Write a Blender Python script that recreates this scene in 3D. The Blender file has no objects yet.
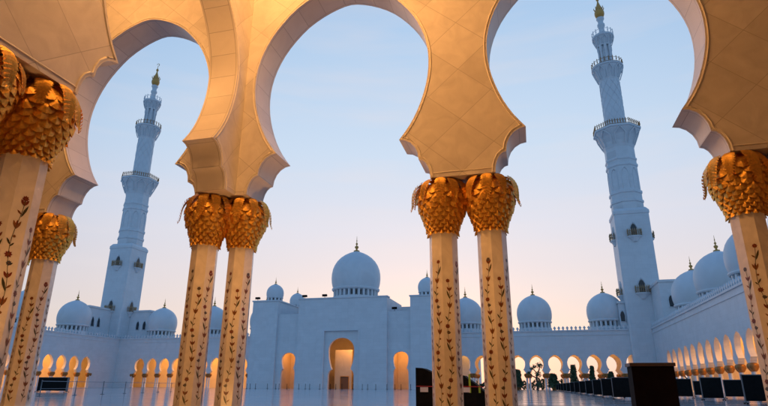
import bpy, math, random
from mathutils import Vector, Matrix
random.seed(7)
PI = math.pi; R = math.radians
C = bpy.context.scene.collection
S = bpy.context.scene

# ------------------------------------------------------------------ camera
EYE = 0.7
pitch = math.atan((386-203)/545.0); AZ = R(-14.9); roll = R(0.3)
F = Vector((math.sin(AZ)*math.cos(pitch), math.cos(AZ)*math.cos(pitch), math.sin(pitch)))
Rt = Vector((math.cos(AZ), -math.sin(AZ), 0)); Up = Rt.cross(F)
R2 = Rt*math.cos(roll)+Up*math.sin(roll); U2 = -Rt*math.sin(roll)+Up*math.cos(roll)
cam_d = bpy.data.cameras.new('camera'); cam = bpy.data.objects.new('camera', cam_d); C.objects.link(cam)
M = Matrix((R2, U2, -F)).transposed().to_4x4(); M.translation = Vector((0, 0, EYE))
cam.matrix_world = M
cam_d.sensor_width = 36; cam_d.lens = 36*545/768; cam_d.clip_start = 0.05; cam_d.clip_end = 6000
S.camera = cam

# ------------------------------------------------------------------ sky and sun
SUN_AZ = R(-10); SUN_EL = R(1.5)
w = bpy.data.worlds.new("World"); S.world = w; w.use_nodes = True
nt = w.node_tree; nt.nodes.clear()
def N(t, **k):
    n = nt.nodes.new(t)
    for a, v in k.items(): setattr(n, a, v)
    return n
sky = N('ShaderNodeTexSky', sky_type='NISHITA', sun_disc=False, sun_elevation=SUN_EL, sun_rotation=SUN_AZ,
        air_density=1.0, dust_density=1.0, ozone_density=2.0, altitude=0)
tc = N('ShaderNodeTexCoord'); sep = N('ShaderNodeSeparateXYZ'); nt.links.new(tc.outputs['Generated'], sep.inputs[0])
# air near the horizon: lavender-pink dusk band, blue above
ramp = N('ShaderNodeValToRGB'); nt.links.new(sep.outputs['Z'], ramp.inputs[0])
cr = ramp.color_ramp; cr.elements[0].position = 0.0; cr.elements[0].color = (.74, .58, .56, 1)
cr.elements[1].position = 1.0; cr.elements[1].color = (.18, .34, .62, 1)
for p, c in ((.07, (.83, .69, .62)), (.16, (.80, .73, .73)), (.27, (.74, .77, .85)), (.40, (.62, .77, .92)), (.60, (.50, .70, .92))):
    e = cr.elements.new(p); e.color = (*c, 1)
# brighter, warmer towards the set sun; greyer and dimmer away from it
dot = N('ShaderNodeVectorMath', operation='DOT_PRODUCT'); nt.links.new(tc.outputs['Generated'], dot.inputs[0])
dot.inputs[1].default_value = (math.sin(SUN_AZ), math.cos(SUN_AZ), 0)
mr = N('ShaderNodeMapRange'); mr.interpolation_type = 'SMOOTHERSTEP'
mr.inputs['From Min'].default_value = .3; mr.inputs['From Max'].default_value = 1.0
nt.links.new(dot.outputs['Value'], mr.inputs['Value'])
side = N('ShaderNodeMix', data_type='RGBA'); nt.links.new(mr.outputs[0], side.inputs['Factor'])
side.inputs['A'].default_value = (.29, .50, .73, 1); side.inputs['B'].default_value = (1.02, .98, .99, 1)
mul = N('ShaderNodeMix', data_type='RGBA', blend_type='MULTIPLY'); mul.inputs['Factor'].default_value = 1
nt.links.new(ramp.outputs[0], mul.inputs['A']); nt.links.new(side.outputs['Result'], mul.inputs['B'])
# faint high cloud
mp = N('ShaderNodeMapping'); mp.inputs['Scale'].default_value = (1.2, 1.2, 9); nt.links.new(tc.outputs['Generated'], mp.inputs[0])
nz = N('ShaderNodeTexNoise'); nz.inputs['Scale'].default_value = 2.6; nz.inputs['Detail'].default_value = 5; nt.links.new(mp.outputs[0], nz.inputs['Vector'])
cm = N('ShaderNodeMapRange'); cm.inputs['From Min'].default_value = .48; cm.inputs['From Max'].default_value = .78
cm.inputs['To Max'].default_value = .3
nt.links.new(nz.outputs['Fac'], cm.inputs['Value'])
cl = N('ShaderNodeMix', data_type='RGBA'); nt.links.new(cm.outputs[0], cl.inputs['Factor'])
nt.links.new(mul.outputs['Result'], cl.inputs['A']); cl.inputs['B'].default_value = (.85, .76, .76, 1)
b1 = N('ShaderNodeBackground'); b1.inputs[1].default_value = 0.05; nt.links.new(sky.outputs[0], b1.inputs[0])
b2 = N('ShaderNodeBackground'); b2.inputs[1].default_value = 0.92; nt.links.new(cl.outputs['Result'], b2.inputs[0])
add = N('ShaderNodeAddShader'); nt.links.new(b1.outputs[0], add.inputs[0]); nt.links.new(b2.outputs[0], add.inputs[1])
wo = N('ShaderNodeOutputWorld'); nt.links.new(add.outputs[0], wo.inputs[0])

sd = bpy.data.lights.new('sun', 'SUN'); sd.energy = 0.10; sd.angle = R(12); sd.color = (1, .62, .45)
sun = bpy.data.objects.new('sun', sd); C.objects.link(sun)
dirv = Vector((math.sin(SUN_AZ)*math.cos(SUN_EL), math.cos(SUN_AZ)*math.cos(SUN_EL), math.sin(SUN_EL)))
sun.rotation_euler = dirv.to_track_quat('Z', 'Y').to_euler()

S.view_settings.view_transform = 'Standard'; S.view_settings.look = 'None'
S.view_settings.exposure = 0.0; S.view_settings.gamma = 1; S.view_settings.use_curve_mapping = False
S.render.engine = 'CYCLES'
WARM = (1.0, .45, .135)

# ------------------------------------------------------------------ materials
def mat(name, col, rough=.5, metal=0., noise=None, spec=None, bump=0., bscale=30., joints=None, rnoise=0., cells=None, cvar=(.90, 1.05)):
    m = bpy.data.materials.new(name); m.use_nodes = True; t = m.node_tree; b = t.nodes['Principled BSDF']
    b.inputs['Base Color'].default_value = (*col, 1); b.inputs['Roughness'].default_value = rough
    b.inputs['Metallic'].default_value = metal
    if spec is not None: b.inputs['Specular IOR Level'].default_value = spec
    tcn = t.nodes.new('ShaderNodeTexCoord'); colout = None
    if noise:
        amt, sc = noise
        n = t.nodes.new('ShaderNodeTexNoise'); n.inputs['Scale'].default_value = sc; n.inputs['Detail'].default_value = 7
        n.inputs['Distortion'].default_value = 1.2
        t.links.new(tcn.outputs['Object'], n.inputs['Vector'])
        r = t.nodes.new('ShaderNodeValToRGB'); r.color_ramp.elements[0].position = .3; r.color_ramp.elements[1].position = .7
        r.color_ramp.elements[0].color = (*[c*(1-amt) for c in col], 1); r.color_ramp.elements[1].color = (*[min(1, c*(1+amt*.4)) for c in col], 1)
        t.links.new(n.outputs['Fac'], r.inputs[0]); colout = r.outputs[0]
        if rnoise:
            q = t.nodes.new('ShaderNodeMapRange'); q.inputs['To Min'].default_value = max(0, rough-rnoise); q.inputs['To Max'].default_value = rough+rnoise
            t.links.new(n.outputs['Fac'], q.inputs['Value']); t.links.new(q.outputs[0], b.inputs['Roughness'])
    if cells:
        wn = t.nodes.new('ShaderNodeTexWhiteNoise'); t.links.new(cells(t), wn.inputs['Vector'])
        q = t.nodes.new('ShaderNodeMapRange'); q.inputs['To Min'].default_value = cvar[0]; q.inputs['To Max'].default_value = cvar[1]
        t.links.new(wn.outputs['Value'], q.inputs['Value'])
        mm = t.nodes.new('ShaderNodeVectorMath'); mm.operation = 'SCALE'
        if colout is not None: t.links.new(colout, mm.inputs[0])
        else: mm.inputs[0].default_value = col
        t.links.new(q.outputs[0], mm.inputs['Scale']); colout = mm.outputs[0]
    if joints:
        fac = joints(t)        # 1 on the joint, 0 off it
        mx = t.nodes.new('ShaderNodeMix'); mx.data_type = 'RGBA'
        t.links.new(fac, mx.inputs['Factor'])
        if colout is not None: t.links.new(colout, mx.inputs['A'])
        else: mx.inputs['A'].default_value = (*col, 1)
        mx.inputs['B'].default_value = (*[c*.62 for c in col], 1); colout = mx.outputs['Result']
    if colout is not None: t.links.new(colout, b.inputs['Base Color'])
    if bump:
        n2 = t.nodes.new('ShaderNodeTexNoise'); n2.inputs['Scale'].default_value = bscale; n2.inputs['Detail'].default_value = 4
        t.links.new(tcn.outputs['Object'], n2.inputs['Vector'])
        bp = t.nodes.new('ShaderNodeBump'); bp.inputs['Strength'].default_value = bump; bp.inputs['Distance'].default_value = .02
        t.links.new(n2.outputs['Fac'], bp.inputs['Height']); t.links.new(bp.outputs[0], b.inputs['Normal'])
    return m
def mth(t, op, a, b=None, c=None):
    n = t.nodes.new('ShaderNodeMath'); n.operation = op
    for i, v in enumerate((a, b, c)):
        if v is None: continue
        if isinstance(v, (int, float)): n.inputs[i].default_value = v
        else: t.links.new(v, n.inputs[i])
    return n.outputs[0]
def line(t, v, period, width):      # thin line where v is a multiple of period
    fr = mth(t, 'PINGPONG', v, period/2)
    return mth(t, 'LESS_THAN', fr, width/2)
def j_diamond(t):
    u = t.nodes.new('ShaderNodeUVMap'); s = t.nodes.new('ShaderNodeSeparateXYZ'); t.links.new(u.outputs[0], s.inputs[0])
    a = mth(t, 'MULTIPLY', s.outputs[0], 1/1.34); b = mth(t, 'MULTIPLY', mth(t, 'SUBTRACT', s.outputs[1], 6.06), 1/1.2)
    l1 = line(t, mth(t, 'ADD', a, b), 1.0, .012); l2 = line(t, mth(t, 'SUBTRACT', a, b), 1.0, .012)
    return mth(t, 'MAXIMUM', l1, l2)
def comb(t, x, y):
    c = t.nodes.new('ShaderNodeCombineXYZ'); t.links.new(x, c.inputs[0]); t.links.new(y, c.inputs[1]); return c.outputs[0]
def c_diamond(t):
    u = t.nodes.new('ShaderNodeUVMap'); s = t.nodes.new('ShaderNodeSeparateXYZ'); t.links.new(u.outputs[0], s.inputs[0])
    a = mth(t, 'MULTIPLY', s.outputs[0], 1/1.34); b = mth(t, 'MULTIPLY', mth(t, 'SUBTRACT', s.outputs[1], 6.06), 1/1.2)
    return comb(t, mth(t, 'FLOOR', mth(t, 'ADD', a, b)), mth(t, 'FLOOR', mth(t, 'SUBTRACT', a, b)))
def c_soffit(t):
    u = t.nodes.new('ShaderNodeUVMap'); s = t.nodes.new('ShaderNodeSeparateXYZ'); t.links.new(u.outputs[0], s.inputs[0])
    return comb(t, mth(t, 'FLOOR', mth(t, 'MULTIPLY', s.outputs[0], 1/.56)), mth(t, 'MULTIPLY', s.outputs[0], 0.0))
def c_brick(sx, sz):
    def f(t):
        tcn = t.nodes.new('ShaderNodeTexCoord'); s = t.nodes.new('ShaderNodeSeparateXYZ'); t.links.new(tcn.outputs['Object'], s.inputs[0])
        h = mth(t, 'ADD', s.outputs[0], s.outputs[1])
        return comb(t, mth(t, 'FLOOR', mth(t, 'MULTIPLY', h, 1/sx)), mth(t, 'FLOOR', mth(t, 'MULTIPLY', s.outputs[2], 1/sz)))
    return f
def j_soffit(t):
    u = t.nodes.new('ShaderNodeUVMap'); s = t.nodes.new('ShaderNodeSeparateXYZ'); t.links.new(u.outputs[0], s.inputs[0])
    l1 = line(t, s.outputs[0], .56, .014)
    av = mth(t, 'ABSOLUTE', s.outputs[1])
    l2 = mth(t, 'COMPARE', av, .33, .008)
    inner = mth(t, 'LESS_THAN', av, .33)
    return mth(t, 'MAXIMUM', mth(t, 'MULTIPLY', l1, inner), l2)
def j_brick(sx, sz, wd, axis='xz'):
    def f(t):
        tcn = t.nodes.new('ShaderNodeTexCoord'); s = t.nodes.new('ShaderNodeSeparateXYZ'); t.links.new(tcn.outputs['Object'], s.inputs[0])
        if axis == 'xz': h = mth(t, 'ADD', s.outputs[0], s.outputs[1]); v = s.outputs[2]
        else: h = s.outputs[0]; v = s.outputs[1]
        l1 = line(t, h, sx, wd); l2 = line(t, v, sz, wd)
        return mth(t, 'MULTIPLY', mth(t, 'MAXIMUM', l1, l2), .35)
    return f
MB_FACE = mat('cream marble panels', (.74, .70, .64), .42, noise=(.12, 2.4), joints=j_diamond, cells=c_diamond, bump=.02, bscale=60)
MB_SOF = mat('soffit marble', (.72, .68, .64), .42, noise=(.06, 2.0), joints=j_soffit, cells=c_soffit)
MB_TRIM = mat('cream moulding', (.80, .75, .66), .4, noise=(.04, 5))
MB_SHAFT = mat('column marble', (.78, .73, .66), .25, noise=(.13, 4.0), rnoise=.05)
WHITE = mat('white marble', (.70, .73, .76), .5, noise=(.06, .35), joints=j_brick(1.6, .8, .02), cells=c_brick(1.6, .8), cvar=(.965, 1.015))
WHITE_P = mat('white plaster dome', (.70, .73, .76), .5, noise=(.08, .25))
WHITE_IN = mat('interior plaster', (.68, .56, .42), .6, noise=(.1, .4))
DARKW = mat('dark window glass', (.03, .04, .05), .2)
GOLD = mat('gilded leaf', (.92, .50, .085), .45, .72, noise=(.28, 20), bump=.25, bscale=60, rnoise=.08)
GOLD_F = mat('gold finial', (.62, .32, .07), .45, .15)
BRONZE = mat('gilded bronze', (.34, .16, .04), .45, .5, noise=(.3, 3))
BLACK = mat('black fabric', (.010, .010, .010), .85, noise=(.3, 4), spec=.08)
BROWN = mat('dark brown wood', (.009, .004, .003), .8, noise=(.3, 6), spec=.1)
BROWN_T = mat('brown wood top', (.05, .028, .024), .4)
STEEL = mat('brushed steel', (.16, .17, .18), .45, .6)
GREEN = mat('reflective green', (.35, .55, .04), .5)
RED = mat('red ribbon', (.45, .03, .03), .6)
LABELW = mat('white card', (.7, .7, .7), .6)
LEAFM = mat('bush leaves', (.075, .12, .055), .7, noise=(.4, 3))
BARK = mat('bark', (.08, .06, .045), .8)
ROPE = mat('rope grey', (.25, .27, .3), .6)
I_RED = mat('red stone inlay', (.17, .028, .016), .35); I_OCH = mat('ochre stone inlay', (.20, .07, .018), .35)
I_GRN = mat('green stone inlay', (.045, .045, .025), .35); I_SLT = mat('slate stone inlay', (.05, .06, .075), .35)

def floor_material():
    m = bpy.data.materials.new('polished marble paving'); m.use_nodes = True; t = m.node_tree; b = t.nodes['Principled BSDF']
    tcn = t.nodes.new('ShaderNodeTexCoord')
    n = t.nodes.new('ShaderNodeTexNoise'); n.inputs['Scale'].default_value = .25; n.inputs['Detail'].default_value = 8
    t.links.new(tcn.outputs['Object'], n.inputs['Vector'])
    r = t.nodes.new('ShaderNodeValToRGB'); r.color_ramp.elements[0].color = (.48, .52, .56, 1); r.color_ramp.elements[1].color = (.62, .64, .66, 1)
    r.color_ramp.elements[0].position = .3; r.color_ramp.elements[1].position = .7
    t.links.new(n.outputs['Fac'], r.inputs[0])
    s = t.nodes.new('ShaderNodeSeparateXYZ'); t.links.new(tcn.outputs['Object'], s.inputs[0])
    j = mth(t, 'MAXIMUM', line(t, s.outputs[0], 1.5, .02), line(t, s.outputs[1], 1.5, .02))
    mx = t.nodes.new('ShaderNodeMix'); mx.data_type = 'RGBA'; t.links.new(mth(t, 'MULTIPLY', j, .5), mx.inputs['Factor'])
    t.links.new(r.outputs[0], mx.inputs['A']); mx.inputs['B'].default_value = (.2, .22, .25, 1)
    t.links.new(mx.outputs['Result'], b.inputs['Base Color'])
    q = t.nodes.new('ShaderNodeMapRange'); q.inputs['To Min'].default_value = .06; q.inputs['To Max'].default_value = .16
    t.links.new(n.outputs['Fac'], q.inputs['Value']); t.links.new(q.outputs[0], b.inputs['Roughness'])
    n2 = t.nodes.new('ShaderNodeTexNoise'); n2.inputs['Scale'].default_value = 1.1; n2.inputs['Detail'].default_value = 2
    t.links.new(tcn.outputs['Object'], n2.inputs['Vector'])
    bp = t.nodes.new('ShaderNodeBump'); bp.inputs['Strength'].default_value = .12; bp.inputs['Distance'].default_value = .02
    t.links.new(n2.outputs['Fac'], bp.inputs['Height']); t.links.new(bp.outputs[0], b.inputs['Normal'])
    return m
FLOOR = floor_material()

# ------------------------------------------------------------------ mesh builder
class MB:
    def __init__(s): s.v = []; s.f = []; s.m = []; s.sm = []; s.uv = []
    def face(s, pts, m=0, smooth=False, uv=None):
        i = len(s.v); s.v += [tuple(p) for p in pts]; s.f.append(tuple(range(i, i+len(pts)))); s.m.append(m); s.sm.append(smooth)
        s.uv.append(uv)
    def grid(s, rows, m=0, smooth=True, close=False, uvs=None):
        i = len(s.v); n = len(rows[0])
        for r in rows: s.v += [tuple(p) for p in r]
        for a in range(len(rows)-1):
            for b in range(n if close else n-1):
                c = (b+1) % n
                s.f.append((i+a*n+b, i+a*n+c, i+(a+1)*n+c, i+(a+1)*n+b)); s.m.append(m); s.sm.append(smooth)
                s.uv.append([uvs[a][b], uvs[a][c], uvs[a+1][c], uvs[a+1][b]] if uvs else None)
    def box(s, x0, x1, y0, y1, z0, z1, m=0):
        p = [(x0,y0,z0),(x1,y0,z0),(x1,y1,z0),(x0,y1,z0),(x0,y0,z1),(x1,y0,z1),(x1,y1,z1),(x0,y1,z1)]
        i = len(s.v); s.v += p
        for q in ((0,3,2,1),(4,5,6,7),(0,1,5,4),(1,2,6,5),(2,3,7,6),(3,0,4,7)):
            s.f.append(tuple(i+k for k in q)); s.m.append(m); s.sm.append(False); s.uv.append(None)
    def lathe(s, prof, n=32, c=(0,0), m=0, smooth=True, a0=0., cap=False):
        rows = [[(c[0]+r*math.cos(a0+2*PI*k/n), c[1]+r*math.sin(a0+2*PI*k/n), z) for k in range(n)] for r, z in prof]
        s.grid(rows, m, smooth, close=True)
        if cap:
            s.face(rows[-1], m); s.face(rows[0][::-1], m)
    def tube(s, pts, r, n=6, m=0, smooth=True, closed=False):
        pts = [Vector(p) for p in pts]; rows = []
        for i, p in enumerate(pts):
            a = pts[max(0, i-1)]; b = pts[min(len(pts)-1, i+1)]; d = (b-a)
            if d.length < 1e-9: d = Vector((0,0,1))
            d.normalize(); u = d.cross(Vector((.123, .37, .92)))
            if abs(d.z) < .5: u = d.cross(Vector((0,0,1)))
            else: u = d.cross(Vector((0,1,0.01)))
            u.normalize(); v = d.cross(u); rr = r[i] if isinstance(r, (list, tuple)) else r
            rows.append([tuple(p+u*rr*math.cos(2*PI*k/n)+v*rr*math.sin(2*PI*k/n)) for k in range(n)])
        s.grid(rows, m, smooth, close=True)
        s.face(rows[0][::-1], m); s.face(rows[-1], m)
    def build(s, name, mats, parent=None, loc=None):
        me = bpy.data.meshes.new(name); me.from_pydata(s.v, [], s.f)
        for mm in (mats if isinstance(mats, (list, tuple)) else [mats]): me.materials.append(mm)
        me.polygons.foreach_set('material_index', s.m); me.polygons.foreach_set('use_smooth', s.sm)
        if any(u is not None for u in s.uv):
            ul = me.uv_layers.new(name='UVMap'); k = 0
            for f, u in zip(s.f, s.uv):
                for j in range(len(f)):
                    if u is not None: ul.data[k].uv = u[j]
                    k += 1
        me.update()
        o = bpy.data.objects.new(name, me); C.objects.link(o)
        if parent: o.parent = parent
        if loc: o.location = loc
        return o
def tag(o, label=None, cat=None, group=None, kind=None):
    if label: o['label'] = label
    if cat: o['category'] = cat
    if group: o['group'] = group
    if kind: o['kind'] = kind
    return o
def empty(name, loc=(0,0,0), rz=0., **k):
    o = bpy.data.objects.new(name, None); o.empty_display_size = .3; C.objects.link(o); o.location = loc; o.rotation_euler = (0,0,rz)
    return tag(o, **k)
def copy_tree(o, parent=None):
    c = o.copy(); C.objects.link(c)
    if parent: c.parent = parent
    for ch in list(o.children): copy_tree(ch, c)
    return c
def light(kind, loc, energy, col=WARM, size=.3, sy=None, to=None, spot=None, parent=None):
    d = bpy.data.lights.new('lamp_light', kind); d.energy = energy; d.color = col
    if kind == 'AREA':
        d.size = size
        if sy: d.shape = 'RECTANGLE'; d.size_y = sy
    else: d.shadow_soft_size = size
    if spot: d.spot_size = R(spot); d.spot_blend = .9
    o = bpy.data.objects.new('lamp_light', d); C.objects.link(o); o.location = loc
    if to is not None: o.rotation_euler = (Vector(to)-Vector(loc)).to_track_quat('-Z', 'Y').to_euler()
    if parent: o.parent = parent; o.matrix_parent_inverse = Matrix.Translation(parent.location).inverted()
    return o

# ------------------------------------------------------------------ ground
g = MB(); g.face([(-3000,-400,0),(3000,-400,0),(3000,5000,0),(-3000,5000,0)])
tag(g.build('marble_paving', FLOOR), kind='structure')
# dark inlaid bands across the right of the court
DB = mat('grey marble band', (.055, .07, .10), .16, noise=(.2, .6))
g = MB(); g.face([(-17.5,-5.9,.004),(9.7,-5.9,.004),(9.7,12.2,.004),(-17.5,12.2,.004)])
tag(g.build('arcade_bounce_damper', mat('brown bounce damper', (.10, .055, .035), .9, noise=(.2, 8))), kind='structure')  # added dark sheet below the view, damps sky light bouncing off the arcade floor
g = MB(); y = 19.0
while y < 128:
    g.face([(-4.4, y, .004), (24.5, y, .004), (24.5, y+1.25, .004), (-4.4, y+1.25, .004)]); y += 4.6
tag(g.build('paving_bands', DB), kind='structure')

# ------------------------------------------------------------------ arch profile (real size: bay 5.53 wide, springing 4.78, apex 10.1)
def arch_profile(fine=True):
    """half profile from the springing up to the apex: (half_width, z), list of segments so cusps stay sharp"""
    k = 5 if fine else 2
    def lobe(h1, z1, h0, z0):      # from lower pier side (h1,z1) to the tip (h0,z0)
        return [(h0+(h1-h0)*math.sin(a), z0-(z0-z1)*(1-math.cos(a))) for a in [PI/2*(1-i/k) for i in range(k+1)]]
    s1 = lobe(2.10, 4.78, 1.86, 5.22); s2 = lobe(1.86, 5.22, 1.44, 5.72)
    ctrl = [(1.44,5.72),(1.66,6.02),(1.85,6.38),(2.0,6.80),(2.09,7.2),(2.12,7.6),(2.09,8.0),(1.98,8.42),(1.78,8.85),(1.5,9.24),(1.15,9.6),(.75,9.86),(.35,10.03),(0,10.1)]
    if fine:
        out = []
        for i in range(len(ctrl)-1):
            p0 = ctrl[max(0,i-1)]; p1 = ctrl[i]; p2 = ctrl[i+1]; p3 = ctrl[min(len(ctrl)-1,i+2)]
            if i+2 >= len(ctrl): p3 = (-.35, 10.03)
            for t in (0, .5):
                out.append(tuple(.5*((2*p1[j])+(-p0[j]+p2[j])*t+(2*p0[j]-5*p1[j]+4*p2[j]-p3[j])*t*t+(-p0[j]+3*p1[j]-3*p2[j]+p3[j])*t**3) for j in (0,1)))
        out.append(ctrl[-1]); ctrl = out
    else: ctrl = ctrl[::2]+[ctrl[-1]]
    return [s1, s2, ctrl]
PROF = arch_profile(True); PROF_LO = arch_profile(False)

def arch_wall(mb, tr, centres, bay, ztop, half_t, prof, sc=1., zs=None, trim=None, halfw=None, ends=None):
    """tr(u, v, z): wall coordinates to world. u along, v across (-half_t is the court/near side)."""
    zs = zs or sc
    for ci, c in enumerate(centres):
        hb = bay/2
        segs = [[(h*sc, z*zs) for h, z in s] for s in prof]
        flat = [segs[0][0]]
        for s in segs: flat += s[1:]
        for sg in (-1, 1):
            for v in (-half_t, half_t):
                for (h0, z0), (h1, z1) in zip(flat[:-1], flat[1:]):
                    if abs(z1-z0) < 1e-6: continue
                    q = [(c+sg*h0, z0), (c+sg*hb, z0), (c+sg*hb, z1), (c+sg*h1, z1)]
                    mb.face([tr(a, v, z) for a, z in q], 0, uv=[(a-c-sg*hb, z) for a, z in q])
                q = [(c, flat[-1][1]), (c+sg*hb, flat[-1][1]), (c+sg*hb, ztop), (c, ztop)]
                mb.face([tr(a, v, z) for a, z in q], 0, uv=[(a-c-sg*hb, z) for a, z in q])
            L = 0.
            for s in segs:
                rows = []; uvs = []; 
                for i, (h, z) in enumerate(s):
                    if i: L += math.hypot(h-s[i-1][0], z-s[i-1][1])
                    rows.append([tr(c+sg*h, v, z) for v in (-half_t, half_t)]); uvs.append([(L, -half_t), (L, half_t)])
                mb.grid(rows, 1, True, uvs=uvs)
            # underside at the springing
            h0, z0 = flat[0]
            mb.face([tr(c+sg*h0, -half_t, z0), tr(c+sg*hb, -half_t, z0), tr(c+sg*hb, half_t, z0), tr(c+sg*h0, half_t, z0)], 1,
                    uv=[(0.2,0)]*4)
            if trim is not None:
                for v in (-half_t, half_t):
                    # moulding: one run round lobes and arch, just inside the edge
                    pts = []; off = .055
                    fl = flat[:-1]+[(0, flat[-1][1])]
                    for i, (h, z) in enumerate(fl):
                        def nrm(p, q):
                            tx, tz = q[0]-p[0], q[1]-p[1]; l = math.hypot(tx, tz) or 1; return (tz/l, -tx/l)
                        n1 = nrm(fl[max(0, i-1)], fl[i]) if i else nrm(fl[0], fl[1])
                        n2 = nrm(fl[i], fl[i+1]) if i < len(fl)-1 else (0, 1)
                        if i == len(fl)-1: n1 = n2
                        bx_, bz_ = n1[0]+n2[0], n1[1]+n2[1]; bl = math.hypot(bx_, bz_) or 1; bx_, bz_ = bx_/bl, bz_/bl
                        k_ = off/max(.55, bx_*n1[0]+bz_*n1[1])
                        pts.append(tr(c+sg*(h+bx_*k_), v, z+bz_*k_))
                    trim.tube(pts, .019, 6)
                    pts = [tr(c+sg*(flat[0][0]+.045), v, flat[0][1]+.10), tr(c+sg*hb, v, flat[0][1]+.10)]
                    trim.tube(pts, .015, 6)
        # top
        mb.face([tr(c-hb, -half_t, ztop), tr(c+hb, -half_t, ztop), tr(c+hb, half_t, ztop), tr(c-hb, half_t, ztop)], 0, uv=[(0.2, 6.3)]*4)
    if ends:
        zb = prof[0][0][1]*zs
        for u in ends:
            mb.face([tr(u, -half_t, zb), tr(u, half_t, zb), tr(u, half_t, ztop), tr(u, -half_t, ztop)], 0, uv=[(0.2,6.3)]*4)

BAY = 5.53; YF = 10.8; HT = .40
PX = {'D': -12.16, 'A': -6.64, 'B': -1.12, 'C': 4.40}
ZT = 12.2
# front arcade wall
fw = empty('arcade_wall', (-1.1, YF, 0), label='warm lit marble arch wall facing the court with a row of horseshoe arches', cat='wall')
mb = MB(); tm = MB()
arch_wall(mb, lambda u, v, z: (u+1.1, v, z), [-3.88+5.525*k for k in (-2, -1, 0, 1, 2)], 5.525, ZT, HT, PROF, trim=tm, ends=(-3.88-2.5*5.525, -3.88+2.5*5.525))
mb.build('arch_panel', [MB_FACE, MB_SOF], fw); tm.build('arch_moulding', MB_TRIM, fw)
# side arcade wall running back towards the camera
sw = empty('arcade_wall', (-6.64, 5.0, 0), label='arch wall running away from the camera on the left and meeting the court wall', cat='wall')
mb = MB(); tm = MB(); YB = 5.0
yend = YF-HT-.002
def trs(u, v, z): return (-v, min(u, yend)-5.0, z)
arch_wall(mb, trs, [7.86, 2.14], 5.72, ZT, .38, PROF, sc=1.0, trim=tm, ends=(-.72,))
mb.build('arch_panel', [MB_FACE, MB_SOF], sw); tm.build('arch_moulding', MB_TRIM, sw)
# vault slab over both aisles, and the rear wall of the side aisle
rf = MB()
rf.box(-17.68, 9.93, -6, YF+HT+.5, ZT+.004, ZT+.5)
o = rf.build('arcade_ceiling', MB_TRIM); tag(o, kind='structure')
INNER = mat('inner wall stone', (.42, .33, .25), .6, noise=(.1, .8))
rw = MB(); rw.box(-17.68, 9.93, -6.4, -6, 0, ZT); rw.box(9.94, 10.34, -6.4, YF-HT, 0, ZT); rw.box(-18.1, -17.69, -6.4, YF-HT, 0, ZT)
o = rw.build('arcade_inner_wall', INNER); tag(o, 'plain marble inner wall enclosing the near arcade behind the viewer', 'wall')

# ------------------------------------------------------------------ foreground columns
NECK = 3.66
def inlay(mb, height, seed, flip):
    rnd = random.Random(seed)
    # u across the facet, z up; drawn in facet plane and returned as list of (poly, material)
    out = []
    def poly(pts, m): out.append((pts, m))
    amp = .032; ph = rnd.uniform(-.5, .5); 
    cx = lambda z: amp*math.sin(z*5.2+ph)*flip
    z = 0.02; prev = None
    while z < height-.04:
        z2 = z+.05; a, b = cx(z), cx(z2); poly([(a-.0038, z), (a+.0038, z), (b+.0038, z2), (b-.0038, z2)], 2); z = z2
    def leaf(x, z, ang, l, wd, m):
        ca, sa = math.cos(ang), math.sin(ang); pts = []
        for t, wv in ((0,0),(.25,.7),(.55,1),(.8,.6),(1,0),(.8,-.6),(.55,-1),(.25,-.7)):
            px = t*l; py = wv*wd; pts.append((x+px*ca-py*sa, z+px*sa+py*ca))
        poly(pts, m)
    def rosette(x, z, r, m):
        pts = []
        for k in range(16):
            rr = r*(1 if k % 2 == 0 else .66); pts.append((x+rr*math.cos(k*PI/8), z+rr*math.sin(k*PI/8)))
        poly(pts, m); poly([(x+r*.3*math.cos(k*PI/3), z+r*.3*math.sin(k*PI/3)) for k in range(6)], 4)
    base = 0.0 if flip > 0 else .49; P = .98
    z0 = -base
    while z0 < height:
        for dz, kd in ((.02, 'r'), (.16, 'l'), (.27, 'b'), (.40, 't'), (.58, 'L'), (.72, 'u'), (.88, 's')):
            z = z0+dz+rnd.uniform(-.012, .012); x = cx(z)
            if z < .04 or z > height-.06: continue
            sd = 1 if math.cos(z*5.2+ph)*flip > 0 else -1
            if kd == 'r': rosette(x, z, .050, 0)
            elif kd == 's': rosette(x-.012*sd, z, .036, 3); leaf(x, z-.03, PI/2+sd*1.0, .07, .014, 2)
            elif kd == 'l': leaf(x, z-.03, PI/2+sd*.55, .10, .013, 2); leaf(x, z-.05, PI/2-sd*.7, .07, .011, 2)
            elif kd == 'L': leaf(x, z-.06, PI/2-sd*.35, .19, .017, 2); leaf(x, z-.02, PI/2+sd*.8, .08, .013, 1)
            elif kd == 'b': rosette(x+.022*sd, z, .022, 1)
            elif kd == 't':
                for a in (.38, -.38, 0): leaf(x, z-.05, PI/2+a, .125, .017, 0 if a == 0 else 1)
            else:
                for a in (.5, -.5): leaf(x, z-.03, PI/2+a, .10, .017, 0)
                leaf(x, z-.03, PI/2, .08, .016, 1)
        z0 += P
    rosette(cx(height), height, .045, rnd.choice((0, 3)))
    return out
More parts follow.
